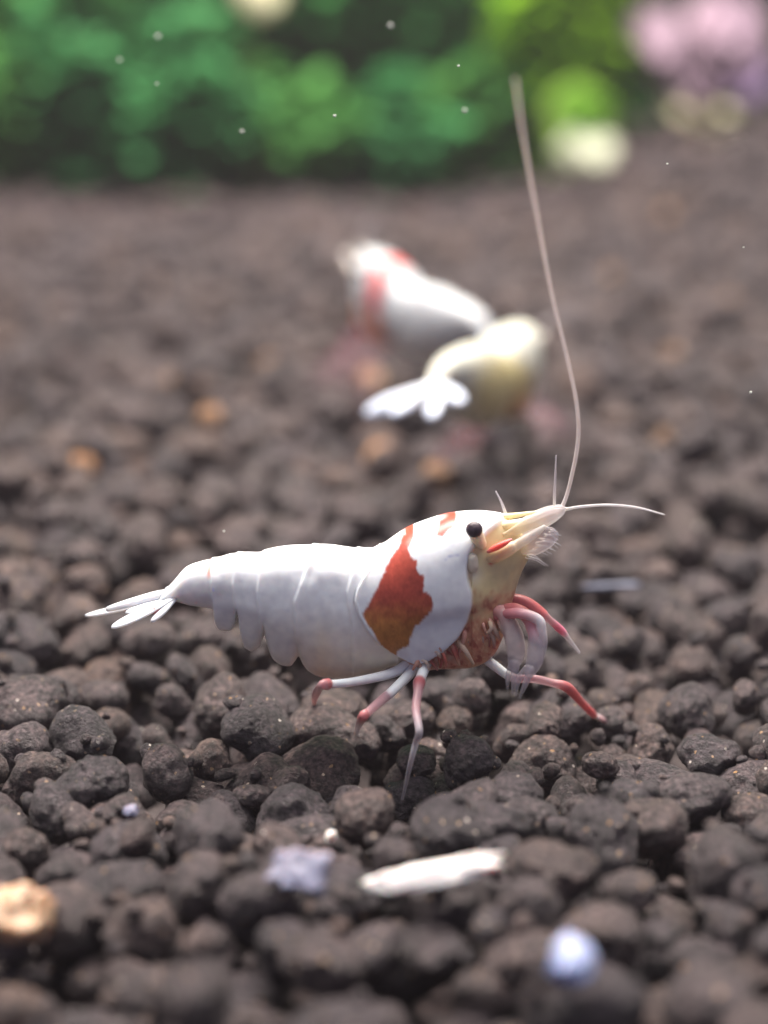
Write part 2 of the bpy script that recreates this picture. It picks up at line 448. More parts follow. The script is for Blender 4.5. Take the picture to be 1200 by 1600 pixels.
me = mesh_np('soil_pellet_rest', np.vstack(VV), np.vstack(FF))
a = me.attributes.new('rnd', 'FLOAT', 'POINT'); a.data.foreach_set('value', np.concatenate(RR).astype(np.float32))
rest = link('soil_pellet_rest', me, SOIL_FAR, ground); rest['kind'] = 'stuff'

wall = link('back_wall', mesh_np('back_wall', [(-30, 35, -1), (30, 35, -1), (30, 35, 24), (-30, 35, 24), (-30, 35.6, -1), (30, 35.6, -1), (30, 35.6, 24), (-30, 35.6, 24)],
            [(0, 1, 2, 3), (5, 4, 7, 6), (4, 0, 3, 7), (1, 5, 6, 2), (3, 2, 6, 7), (4, 5, 1, 0)], False), WALL)
tag(wall, 'dark green back wall of the tank behind the plants', None, None, 'structure')

# ------------------------------------------------------------------ plants at the back
def leaf_geo(base, dirv, L, W, rs):
    d = Vector(dirv).normalized(); side = d.cross(Vector((rs.uniform(-.3, .3), rs.uniform(-.3, .3), 1))).normalized()
    nrm = side.cross(d).normalized(); b = Vector(base); pts = []
    for u, w_, dz in ((0, .12, 0), (.3, .85, .06), (.62, 1, .05), (.88, .55, -.04), (1, .06, -.12)):
        c = b+d*L*u+nrm*L*dz
        pts += [c-side*W*w_+nrm*W*.25*w_, c, c+side*W*w_+nrm*W*.25*w_]
    F = []
    for i in range(4):
        q = i*3; F += [(q, q+1, q+4, q+3), (q+1, q+2, q+5, q+4)]
    return [tuple(p) for p in pts], F
def leafy_plant(px, Y, rad, height, nst, nl, mat, label, seed, leafL=.5, leafW=.17):
    rs = random.Random(seed)
    p = P(px, 200, Y); x = float(p[0]); z = float(bank(x, Y))-.25
    root = empty('leafy_plant', (x, Y, z), label, 'plant', 'green plants along the back wall')
    V, F = [], []
    for s in range(nst):
        a = rs.uniform(0, 6.28); q = rad*math.sqrt(rs.random()); h = height*(1-.45*(q/rad)**2)*rs.uniform(.8, 1.1)
        bx, by = .35*q*math.cos(a), .35*q*math.sin(a); tx, ty = q*math.cos(a), q*math.sin(a)
        path = [(bx, by, 0), (bx*.5+tx*.5+rs.uniform(-.1, .1), by*.5+ty*.5, h*.5), (tx, ty, h)]
        me = tube_mesh('stem', path, [.06, .05, .03], [(1, 1, 1, 1)]*3, 6, 4); link('stem', me, STEM, root)
        cps = catmull(path, 12)
        for l in range(nl*2):
            u = rs.random()**.75; c = cps[int(u*(len(cps)-1))]
            aa = rs.uniform(0, 6.28); el = rs.uniform(-.25, .9)
            v, f = leaf_geo(c, (math.cos(aa)*math.cos(el), math.sin(aa)*math.cos(el), math.sin(el)), leafL*rs.uniform(.6, 1.2), leafW*rs.uniform(.7, 1.2), rs)
            o = len(V); V += v; F += [tuple(i+o for i in q2) for q2 in f]
    link('foliage', mesh_np('foliage', V, F), mat, root)
    return root
plants = [
 (-60, 27.5, 1.5, 3.2, 16, 26, LEAF_B, 'bushy mid green plant at the hedge end far from the pink plant'),
 (110, 27.6, 1.15, 2.7, 14, 26, LEAF_A, 'rounded emerald plant between the mid green plant and the dark gap'),
 (285, 27.4, 1.1, 2.5, 14, 26, LEAF_A, 'low emerald clump beside the dark gap in the hedge'),
 (440, 28.0, 1.0, 1.9, 14, 26, LEAF_B, 'small mid green clump at the foot of the hedge, before the dark plants'),
 (600, 28.4, 1.1, 1.8, 14, 26, LEAF_A, 'small emerald clump at the foot of the hedge, behind the two far shrimps'),
 (745, 29.0, 1.1, 1.9, 12, 24, LEAF_B, 'small mid green clump at the foot of the hedge, next to the lime plant'),
 (-230, 28.5, 1.7, 4.0, 16, 26, LEAF_A, 'broad emerald plant standing outside the bushy mid green plant at the hedge end'),
 (-420, 30.0, 1.9, 5.0, 20, 34, LEAF_DARK, 'tall dark green plant beyond the broad emerald plant at the hedge end'),
 (40, 30.5, 1.9, 5.2, 20, 34, LEAF_DARK, 'tall dark green plant behind the bushy mid green plant'),
 (260, 31.0, 1.9, 5.4, 20, 34, LEAF_DARK, 'tall dark green plant behind the low emerald clump'),
 (480, 31.0, 1.9, 5.4, 20, 34, LEAF_DARK, 'tall dark green plant rising behind the small clumps'),
 (690, 31.2, 1.8, 5.4, 20, 34, LEAF_DARK, 'tall dark green plant next to the tall lime plant'),
 (560, 33.0, 2.0, 6.5, 14, 26, LEAF_A, 'tall emerald plant against the back wall behind the dark plants'),
 (1010, 33.0, 2.2, 6.5, 20, 34, LEAF_DARK, 'tall dark green plant against the back wall behind the pink plant'),
 (1260, 33.2, 2.2, 6.5, 16, 26, LEAF_B, 'tall mid green plant by the back wall beside the pink plant'),
 (880, 29.3, 1.1, 4.6, 24, 30, LEAF_LIME, 'tall bright lime green plant with the drooping white tipped leaf'),
]
for i, (px, Y, r_, h_, ns, nl, m_, lab) in enumerate(plants): leafy_plant(px, Y, r_, h_, ns, nl, m_, lab, 100+i)
def big_leaf(name, a, b_, W, mat, parent, sag=.1, seed=1):
    me = blade_mesh(name, a, b_, (1, .15, .1), W, .025, (1, 1, 1, 1), (1, 1, 1, 1), sag, .55, 16, 8)
    return link(name, me, mat, parent)
def loc(p, root): return np.asarray(p)-np.array(root.location)
# pale lime shoot with a white tip drooping to the soil
b0 = P(905, 265, 27.0); r0 = empty('drooping_shoot', tuple(b0), 'pale lime drooping shoot with a bulging white tip standing on the soil', 'plant')
for dx, y0, y1, W, m_ in ((-8, 262, 128, .38, LEAF_PALE), (22, 262, 140, .34, LEAF_PALE), (-12, 205, 262, .30, LEAF_WHITE), (12, 210, 272, .32, LEAF_WHITE), (34, 205, 262, .28, LEAF_WHITE)):
    big_leaf('leaf', loc(P(905+dx*.4, y0, 27.0+dx*.006), r0), loc(P(905+dx, y1, 26.9-dx*.008), r0), W, m_, r0, .12)
# pink plant with pale leaves
b1 = P(1095, 215, 29.0); r1 = empty('pink_plant', tuple(b1), 'pink and mauve leaved plant with cream lower leaves at the back', 'plant')
me = tube_mesh('stem', [(0, 0, -.3), (.1, .1, .8), (0, 0, 2.2)], [.07, .06, .04], [(1, 1, 1, 1)]*3, 8, 5); link('stem', me, STEM, r1)
rs = random.Random(5)
for (tx, ty, m_, n_) in ((1020, 50, LEAF_PINK, 6), (1080, 75, LEAF_PINK, 6), (1110, 25, LEAF_PINK, 5), (1165, 85, LEAF_MAUVE, 6), (1160, 15, LEAF_PINK, 4), (1085, 110, LEAF_CREAM, 7), (1130, 135, LEAF_CREAM, 6)):
    for q in range(n_):
        tx2, ty2 = tx+rs.uniform(-26, 26), ty+rs.uniform(-26, 26)
        big_leaf('leaf', loc(P(1095+(tx2-1095)*.8, ty2+70, 28.4+rs.uniform(-.2, .2)), r1), loc(P(tx2, ty2-14, 29.1+rs.uniform(-.2, .2)), r1), rs.uniform(.2, .34), m_, r1, .1)
# pale leaf tip hanging at the top
b2 = P(400, 268, 26.9); r2 = empty('thin_stem_plant', tuple(b2), 'single thin stem carrying one cream leaf, before the dark plants', 'plant')
me = tube_mesh('stem', [(0, 0, -.3), (-.05, .1, 1.2), loc(P(398, -40, 27.2), r2)], [.035, .03, .03], [(1, 1, 1, 1)]*3, 6, 6); link('stem', me, STEM, r2)
big_leaf('leaf', loc(P(430, -45, 27.2), r2), loc(P(385, 18, 27.0), r2), .34, LEAF_CREAM, r2)

# ------------------------------------------------------------------ shrimp
TOP = [(250, 931), (268, 912), (293, 886), (310, 880), (327, 876), (345, 872), (363, 867), (385, 866), (408, 866), (420, 862), (435, 858), (471, 854), (507, 854), (540, 857), (561, 859.5), (585, 860), (600, 855), (615, 845), (637, 831), (670, 818), (705, 808), (748, 804), (783, 807), (800, 815), (812, 828), (820, 842), (826, 860)]
BOTS = [(250, 938), (268, 937), (295, 944), (334, 950), (352, 960), (390, 992), (412, 1004), (430, 1018), (466, 1034), (502, 1048), (547, 1052), (588, 1046), (620, 1036), (650, 1036), (690, 1034), (720, 1034), (745, 1030), (768, 1018), (786, 985), (800, 935), (815, 893), (826, 872)]
SCAL = [(250, 0), (322, 0), (334, 0), (337, 14), (345, 19), (358, 14), (368, 0), (373, -16), (377, 4), (384, 16), (392, 15), (403, 7), (410, -4), (414, -14), (420, -2), (428, 7), (440, 9), (454, 6), (462, -3), (468, -11), (474, -4), (484, 2), (502, 4), (560, 2), (590, 0), (826, 0)]
HALF = [(250, .035), (268, .06), (300, .085), (340, .105), (400, .14), (470, .175), (540, .19), (600, .195), (640, .215), (690, .22), (740, .195), (780, .14), (805, .095), (820, .05), (826, .02)]
CARA = [(597, 840), (590, 864), (573, 880), (559, 902), (555, 918), (562, 940), (575, 962), (592, 982), (622, 1005), (636, 1012), (653, 1014), (668, 1008), (690, 994), (713, 973), (726, 950), (733, 925), (733, 905), (727, 885), (726, 868), (730, 850), (738, 838), (760, 822), (790, 806), (800, 780), (700, 760), (600, 780)]
RED = [(620, 850), (629, 837), (637, 826), (648, 822), (646, 834), (638, 846), (642, 856), (651, 858), (650, 868), (655, 875), (662, 878), (660, 890), (661, 899), (672, 906), (677, 918), (668, 934), (655, 946), (647, 955), (642, 965), (638, 983), (628, 988), (621, 994), (620, 1004), (611, 1001), (596, 983), (583, 961), (566, 937), (581, 914), (596, 887), (614, 857)]
RED2 = [(683, 826), (688, 815), (713, 803), (708, 814), (698, 818), (689, 826)]
STREAK = [(760, 866), (768, 856), (796, 842), (800, 846), (785, 856), (765, 868)]
TERG = [((329, 870), (337, 950)), ((370, 860), (366, 900), (374, 975)), ((410, 860), (404, 910), (413, 1005)), ((490, 850), (462, 920), (468, 1030)), ((561, 850), (543, 905), (552, 960))]
def lut(t): return np.array([p[0] for p in t], float), np.array([p[1] for p in t], float)
def body_arrays(nx, nth, colorf):
    xs = np.linspace(250, 826, nx)
    e = np.linspace(0, 1, nx); xs = 250+576*(e-.035*np.sin(2*math.pi*e)*.6)
    top, bot, sca, hw = (smooth_interp(xs, *lut(t)) for t in (TOP, BOTS, SCAL, HALF))
    th = np.linspace(0, 2*math.pi, nth, endpoint=False)
    S = np.sin(th)[None]; Cc = np.cos(th)[None]
    # t = 0 on the back, 1 below
    t = (1-np.sign(S)*np.abs(S)**.92)/2
    yy = np.sign(Cc)*np.abs(Cc)**.88*hw[:, None]*(1-.10*sstep(.5, 1, t))
    sq = (sstep(625, 650, xs)*(1-sstep(790, 815, xs)))[:, None]*sstep(.5, .62, t)
    yy = yy*(1-sq)+sq*np.sign(Cc)*np.abs(Cc)**.30*hw[:, None]*.92
    py = top[:, None]+(bot-top)[:, None]*t+sca[:, None]*1.25*sstep(.55, .95, t)
    px = np.repeat(xs[:, None], nth, 1)
    sdc = poly_sd(px, py, CARA)
    inner = (px > 622)
    # shell relief in cm
    h = .020*sstep(-2.0, 2.0, sdc)
    for k, ln in enumerate(TERG):
        lx, ly = [q[0] for q in ln], [q[1] for q in ln]
        ex = np.interp(py, ly, lx)
        d = px-ex
        h = h+np.where(sdc > 3, 0, .010*sstep(-2.5, 2.5, d)*np.exp(-np.maximum(d, 0)/38))
        h = h-np.where(sdc > 3, 0, .0015*np.exp(-((d-11)/5)**2))
    h = h+.003*vnoise(px/18+3, py/18)*sstep(0, 30, -sdc)
    # the front of the head and the leg bases sit inside the shell
    low = inner & (sdc < 0)
    shrink = np.where(low, sstep(0, 5, -sdc)*.10, 0)
    f = 1+h/np.maximum(hw[:, None], .06)-shrink*np.where(px < 735, 1, .6)
    yy = yy*f
    cen = ((top+bot)/2)[:, None]
    pyd = cen+(py-cen)*(1+h/np.maximum(((bot-top)*.0029/2)[:, None], .1)*.6)
    X = P(px, pyd, np.full_like(px, Y0)); X[..., 1] += yy
    col = colorf(px, py, sdc, yy < 0)
    return X.reshape(-1, 3), grid_faces(nx, nth), col.reshape(-1, 4), nx, nth
def lerp(c, d, f): return c*(1-f[..., None])+np.asarray(d, float)*f[..., None]
def hero_color(px, py, sdc, near):
    n = vnoise(px/9, py/9)+.5*vnoise(px/4, py/4); nf = vnoise(px/2.2, py/2.2); nl = vnoise(px/45, py/45)
    c = np.zeros(px.shape+(4,)); c[...] = (.75, .785, .83, 1)
    c = lerp(c, (.84, .77, .58, 1), .85*sstep(900, 1045, py)*(sdc < 0))  # cool back to cream belly: real cream, partly bluish top light painted in
    c = lerp(c, (.74, .77, .80, 1), .3*sstep(.1, .7, nl))
    # translucent yellow head in front of the shell
    head = sstep(-1, 5, -sdc)*sstep(620, 640, px)
    c = lerp(c, (.76, .64, .36, .93), head*sstep(700, 735, px))
    redm = head*sstep(895, 960, py+10*n)
    c = lerp(c, (.62, .20, .13, .97), redm*(.75+.25*n))
    c = lerp(c, (.80, .50, .30, .95), redm*sstep(.25, .8, nf)*.7)
    c = lerp(c, (.30, .07, .05, 1), redm*sstep(.45, .8, n)*.6)
    c = lerp(c, (.80, .72, .58, .95), head*np.exp(-((px-737)**2+(py-880)**2)/200)*.8)
    # rust red patch
    r = sstep(-1.6, 2.2, poly_sd(px, py, RED)+1.2*n+2.2*nf*vnoise(px/3+9, py/3))
    rc = lerp(np.broadcast_to(np.array((.40, .072, .048, 1)), px.shape+(4,)), (.46, .20, .055, 1), sstep(905, 965, py+6*n))
    rc = rc*(1+.16*nf[..., None]+.12*n[..., None]); rc[..., 3] = 1
    c = c*(1-r[..., None])+rc*r[..., None]
    c = lerp(c, (.42, .06, .04, 1), sstep(-4, 0, poly_sd(px, py, RED2)+.8*n))
    c = lerp(c, (.62, .08, .06, 1), sstep(-2, 2.5, poly_sd(px, py, STREAK))*.85)
    # thin creases and freckles
    c = lerp(c, (.28, .30, .34, 1), .75*np.exp(-((px-np.interp(py, [868, 880, 905, 925], [582, 571, 556, 553]))/1.3)**2)*sstep(866, 874, py)*(1-sstep(915, 928, py)))
    c = lerp(c, (.35, .38, .62, 1), .6*np.exp(-((py-(858-9*np.sin((px-690)/27*2.2)))/1.4)**2)*sstep(690, 696, px)*(1-sstep(712, 718, px)))
    c = lerp(c, (.70, .25, .18, 1), .8*np.exp(-((px-328-(py-880)*.05)/3)**2)*(1-sstep(886, 898, py)))
    for fx, fy in ((379, 895), (470, 900), (412, 912), (452, 934), (350, 890), (520, 912)):
        c = lerp(c, (.55, .58, .66, 1), .5*np.exp(-((px-fx)**2/30+(py-fy)**2/9)))
    # yolk tint low on the flank
    c = lerp(c, (.80, .70, .45, 1), .35*np.exp(-((px-505)/14)**2)*sstep(930, 1000, py)*(sdc < 0)*(px < 600))
    return np.clip(c, 0, 1)
def cap(me, nx, nth):
    bm = bmesh.new(); bm.from_mesh(me); bm.verts.ensure_lookup_table()
    f1 = bm.faces.new([bm.verts[j] for j in range(nth)][::-1]); f2 = bm.faces.new([bm.verts[(nx-1)*nth+j] for j in range(nth)])
    bmesh.ops.recalc_face_normals(bm, faces=bm.faces); bm.to_mesh(me); bm.free()

ORI = np.array([float(P(520, 1100, Y0)[0]), Y0, 0.0])
WHITE = (.80, .82, .84, 1); RED_ = (.56, .17, .18, .8); PINK = (.62, .36, .40, .5); GREY = (.64, .60, .66, .40); CLEAR = (.64, .60, .64, .18)
PXS = .00292
hero = empty('shrimp', tuple(ORI), 'white shrimp with a large rust red patch, walking over dark soil pellets', 'shrimp')
def limb(name, pts, parent, origin, ring=10, per=8, sm=True):
    """pts: (px, py, Y, radius px, colour)"""
    p = [P(a, b_, y)-origin for a, b_, y, r, c in pts]
    if name == 'walking_leg':       # slim links, knuckled where the red joints are
        pts = [(a, b_, y, r*(1.06 if c == RED_ else .84), c) for a, b_, y, r, c in pts]
    me = tube_mesh(name, p, [r*PXS for *_, r, c in pts], [c for *_, c in pts], ring, per, sm)
    return link(name, me, LIMB, parent)
V, F, C, nx, nth = body_arrays(480, 176, hero_color)
me = mesh_np('body', V-ORI, F, True, C); cap(me, nx, nth); link('body', me, SHELL, hero)
Yn = Y0-.10
def foot(px, py):
    p, i = hit(px, py); return p
# three near walking legs
fA, fB, fC = foot(492, 1112), foot(556, 1160), foot(629, 1247)
print('feet', fA, fB, fC)
limb('walking_leg', [(640, 1036, Yn, 11, WHITE), (612, 1052, Yn-.05, 9.5, WHITE), (560, 1064, Yn-.14, 8.5, WHITE), (520, 1069, Yn-.20, 8, WHITE), (511, 1069, Yn-.22, 8.5, RED_), (502, 1071, Yn-.23, 7.5, PINK), (494, 1084, (Yn-.24+fA[1])/2, 6, RED_), (491, 1098, fA[1], 4.5, PINK), (492, 1113, fA[1], 2.8, GREY)], hero, ORI)
limb('walking_leg', [(652, 1028, Yn, 12, WHITE), (643, 1049, Yn-.04, 10, WHITE), (612, 1081, Yn-.15, 9, WHITE), (601, 1090, Yn-.18, 9, PINK), (576, 1112, Yn-.28, 8, PINK), (568, 1119, Yn-.31, 7.5, RED_), (561, 1132, (Yn-.3+fB[1])/2, 6.5, PINK), (557, 1147, fB[1], 5, GREY), (556, 1162, fB[1], 3, CLEAR)], hero, ORI)
limb('walking_leg', [(672, 1020, Yn, 12, WHITE), (665, 1038, Yn-.05, 11, WHITE), (658, 1058, Yn-.12, 9.5, WHITE), (655, 1067, Yn-.16, 9, RED_), (653, 1082, Yn-.22, 8.5, PINK), (650, 1108, Yn-.3, 8, PINK), (655, 1143, Yn-.4, 7, GREY), (650, 1160, (Yn-.42+fC[1])/2, 6, GREY), (642, 1190, (Yn-.5+2*fC[1])/3, 5, GREY), (629, 1248, fC[1], 2.6, GREY)], hero, ORI)
# reaching front leg on the far side
fD = foot(978, 1146)
limb('walking_leg', [(700, 1018, Y0, 11, WHITE), (722, 1026, Y0-.02, 8, WHITE), (748, 1024, Y0-.04, 9, WHITE), (770, 1038, Y0-.06, 9, WHITE), (790, 1053, Y0-.08, 8.5, WHITE), (806, 1060, Y0-.08, 8, PINK), (836, 1061, Y0-.08, 8, PINK), (862, 1067, Y0-.06, 7.5, PINK), (886, 1074, Y0-.05, 7.5, RED_), (908, 1097, (Y0+fD[1])/2-.03, 6, RED_), (926, 1115, (Y0+2*fD[1])/3, 5.5, RED_), (931, 1119, fD[1], 5.5, WHITE), (940, 1123, fD[1], 4.5, PINK), (978, 1147, fD[1], 2.5, GREY)], hero, ORI)
fE = foot(906, 1020)
limb('walking_leg', [(770, 950, Y0+.02, 11, RED_), (795, 938, Y0, 10, RED_), (822, 944, Y0, 11, RED_), (848, 962, Y0-.02, 9.5, RED_), (858, 968, Y0-.02, 7, PINK), (876, 984, Y0, 7.5, (.66, .20, .30, .95)), (888, 998, Y0+.01, 4.5, GREY), (905, 1019, Y0+.02, 2.6, GREY)], hero, ORI)
# picking claws, pale and see-through, held under the head
def claw(pts, fingers):
    l = limb('claw_leg', pts, hero, ORI)
    for f in fingers: limb('finger', f, l, ORI)
Yc = Y0-.16
claw([(775, 960, Yc+.1, 11, RED_), (800, 952, Yc, 10, RED_), (822, 962, Yc-.03, 10, RED_), (832, 984, Yc-.05, 9, (.75, .45, .50, .9)), (838, 1002, Yc-.05, 13, (.68, .62, .68, .42)), (836, 1030, Yc-.06, 13, (.66, .60, .66, .36)), (828, 1050, Yc-.06, 9, GREY)],
     [[(830, 1046, Yc-.06, 6, GREY), (822, 1066, Yc-.06, 5, GREY), (812, 1090, Yc-.05, 2, CLEAR)], [(824, 1044, Yc-.05, 6, GREY), (810, 1062, Yc-.04, 5, GREY), (806, 1086, Yc-.04, 2, CLEAR)]])
claw([(765, 962, Yc+.1, 11, RED_), (784, 956, Yc+.02, 11, (.60, .30, .30, .9)), (794, 972, Yc, 13, (.62, .48, .48, .6)), (803, 996, Yc-.02, 15, (.62, .54, .56, .45)), (806, 1020, Yc-.02, 14, (.64, .58, .62, .36)), (803, 1040, Yc-.02, 9, GREY)],
     [[(806, 1038, Yc-.02, 6.5, GREY), (803, 1060, Yc-.03, 5, GREY), (801, 1084, Yc-.03, 2, CLEAR)], [(801, 1036, Yc-.02, 6, GREY), (794, 1056, Yc-.01, 4.5, GREY), (793, 1076, Yc-.01, 2, CLEAR)]])
claw([(760, 965, Yc+.1, 10, RED_), (808, 958, Yc-.05, 8, (.70, .30, .34, .9)), (840, 968, Yc-.06, 8, (.80, .74, .78, .9)), (846, 985, Yc-.06, 8, (.80, .76, .80, .85)), (848, 1010, Yc-.06, 7, GREY), (842, 1040, Yc-.07, 4, CLEAR)], [])
# mouth limbs: a ragged red bundle below the head
rs = random.Random(3)
for k in range(44):
    u = (k+rs.random())/44; bx, by = 644+u*140, 1012-u*66+rs.uniform(-4, 14); ln = rs.uniform(22, 48)
    ex = bx+rs.uniform(-6, 26); ey = min(by+ln, 1046-max(0, u-.75)*40)
    cc = rs.choice([(.56, .20, .14, .9), (.74, .44, .28, .85), (.46, .10, .09, .95), (.72, .52, .36, .7), (.66, .30, .26, .8)])
    c2 = rs.choice([(.66, .34, .26, .7), (.50, .12, .10, .9), (.74, .56, .46, .55)])
    yk = Y0-rs.uniform(.12, .20)+.05*u; q = rs.uniform(.3, .7)
    limb('mouth_limb', [(bx, by, yk+.08, 6*q, cc), (bx+3, by+ln*.25, yk, 7*q, cc), ((bx+ex)/2+rs.uniform(0, 7), (by+ey)/2+4, yk-.02, 5.5*q, c2), (ex, ey, yk-.01, 2, cc)], hero, ORI, 8, 5)
# tail fan
CW0, CW1 = (.72, .76, .81, 1), (.74, .78, .85, .85)
def blade(name, a, b_, W, c0, c1, parent=hero, origin=None, sag=0, wd=(0, 1, .05), th=.012, peak=.6, sharp=1.0):
    o = ORI if origin is None else origin
    me = blade_mesh(name, P(*a)-o, P(*b_)-o, wd, W, th, c0, c1, sag, peak, 26, 14, sharp); return link(name, me, LIMB, parent)
blade('telson', (278, 921, Y0), (165, 953, Y0), .030, CW0, CW1, th=.02, peak=.35)
blade('uropod', (276, 932, Y0+.03), (133, 962, Y0+.10), .036, CW0, CW1, wd=(.3, 1, .1))
blade('uropod', (272, 934, Y0-.03), (196, 958, Y0-.06), .030, CW0, CW1, wd=(-.3, 1, .1))
u = blade('uropod', (274, 934, Y0-.05), (174, 981, Y0-.20), .036, CW0, CW1, wd=(-.5, 1, .15))
limb('red_mark', [(232, 956, Y0-.115, 4, RED_), (240, 954, Y0-.115, 5, RED_), (248, 951, Y0-.105, 3, RED_)], u, ORI)
blade('uropod', (276, 935, Y0-.05), (236, 972, Y0-.16), .022, CW0, (.8, .82, .88, .8), wd=(-.5, 1, .15))
limb('tail_base', [(266, 926, Y0, 11, CW0), (282, 925, Y0, 17, CW0), (296, 922, Y0, 20, CW0)], hero, ORI)
# eyes on short stalks
for sgn, ex in ((-1, 741), (1, 752)):
    yk = Y0+sgn*.185
    st = limb('eye_stalk', [(752, 852, yk-sgn*.07, 9, (.78, .70, .50, 1)), (745, 838, yk-sgn*.02, 11, (.82, .78, .62, 1)), (741.5, 830, yk, 10, (.80, .74, .60, 1))], hero, ORI)
    bm = bmesh.new(); bmesh.ops.create_uvsphere(bm, u_segments=28, v_segments=18, radius=12.2*PXS)
    for v in bm.verts: v.co.x *= 1.05; v.co.y *= .9
    me = bpy.data.meshes.new('eye'); bm.to_mesh(me); bm.free()
    for p_ in me.polygons: p_.use_smooth = True
    e = link('eye', me, EYE, st); e.location = P(ex if sgn > 0 else 741, 827.5, yk+sgn*.018)-ORI
# rostrum, antenna scales, feelers
PALE = (.82, .78, .72, .6); PALEC = (.80, .76, .82, .28); YEL = (.80, .70, .42, .9)
limb('rostrum', [(735, 808, Y0, 7, WHITE), (770, 808, Y0, 6, (.82, .76, .56, 1)), (800, 806, Y0, 4.5, YEL), (838, 800, Y0, 2, YEL)], hero, ORI)
for s in (-1, 1):
    blade('antenna_scale', (786, 838, Y0+s*.08), (884, 793, Y0+s*.07), .044, (.84, .70, .46, .55), (.84, .80, .86, .30), wd=(.45, s*.25, .9), th=.014, peak=.55)
    blade('antenna_scale', (796, 862, Y0+s*.06), (872, 832, Y0+s*.10), .058, (.80, .66, .50, .5), (.76, .70, .80, .16), wd=(.45, s*.2, .9), th=.012, peak=.5)
    ab = limb('antenna_base', [(752, 876, Y0+s*.11, 9, (.78, .62, .38, .9)), (776, 866, Y0+s*.125, 12, (.80, .64, .40, .75)), (798, 856, Y0+s*.125, 10, (.80, .64, .48, .65)), (806, 852, Y0+s*.12, 8, (.80, .68, .56, .5)), (826, 840, Y0+s*.11, 7.5, (.82, .74, .70, .4)), (850, 824, Y0+s*.09, 4, PALE)], hero, ORI)
    limb('red_streak', [(763, 862, Y0+s*.155, 3, RED_), (774, 856, Y0+s*.165, 5, (.66, .10, .09, 1)), (788, 849, Y0+s*.165, 4.5, (.66, .10, .09, 1)), (799, 843, Y0+s*.15, 2, RED_)], ab, ORI)
    limb('antennule', [(790, 822, Y0+s*.05, 8, YEL), (822, 814, Y0+s*.05, 5.5, PALE), (858, 800, Y0+s*.04, 4, PALEC), (886, 795, Y0+s*.03, 2.5, PALE)], hero, ORI)
limb('cheek_bump', [(737, 872, Y0-.165, 9, (.80, .72, .58, .95)), (738, 884, Y0-.16, 10, (.80, .70, .55, .95)), (741, 893, Y0-.15, 7, (.78, .66, .5, .95))], hero, ORI)
FEEL = (.84, .79, .82, .55); FEELC = (.62, .55, .60, .4)
limb('antenna', [(872, 806, Y0-.02, 4, PALE), (884, 778, Y0-.03, 2.9, FEEL), (893, 745, Y0-.05, 2.9, FEEL), (903, 690, Y0-.08, 2.9, FEEL), (902, 640, Y0-.12, 2.8, FEEL), (890, 575, Y0-.18, 2.7, FEEL), (862, 458, Y0-.32, 2.5, FEEL), (838, 330, Y0-.55, 2.5, FEEL), (818, 215, Y0-.85, 2.3, FEEL), (805, 124, Y0-1.15, 1.8, FEEL)], hero, ORI, 8, 10)
limb('antenna', [(876, 798, Y0-.02, 3, PALE), (905, 792, Y0-.04, 2.2, FEEL), (950, 789, Y0-.07, 2.0, FEEL), (995, 793, Y0-.1, 1.7, FEEL), (1038, 804, Y0-.14, 1, FEEL)], hero, ORI, 8, 8)
limb('feeler', [(866, 796, Y0, 2.6, PALE), (867, 760, Y0+.03, 2, FEELC), (869, 712, Y0+.08, 1, FEELC)], hero, ORI, 8, 8)
limb('feeler', [(792, 808, Y0+.03, 3, PALE), (784, 786, Y0+.06, 2, FEELC), (775, 768, Y0+.09, 1.2, FEELC)], hero, ORI, 8, 6)
for a, b_, c, d_ in tuple((820+3*q+rs.uniform(-4, 4), 872-3.4*q, 846+2.6*q+rs.uniform(-6, 8), 884-4*q+rs.uniform(-8, 6)) for q in range(14)):
    limb('bristle', [(a, b_, Y0-.05, 1.2, PALE), ((a+c)/2, (b_+d_)/2-3, Y0-.07, .9, PALEC), (c, d_, Y0-.08, .5, PALEC)], hero, ORI, 6, 5)

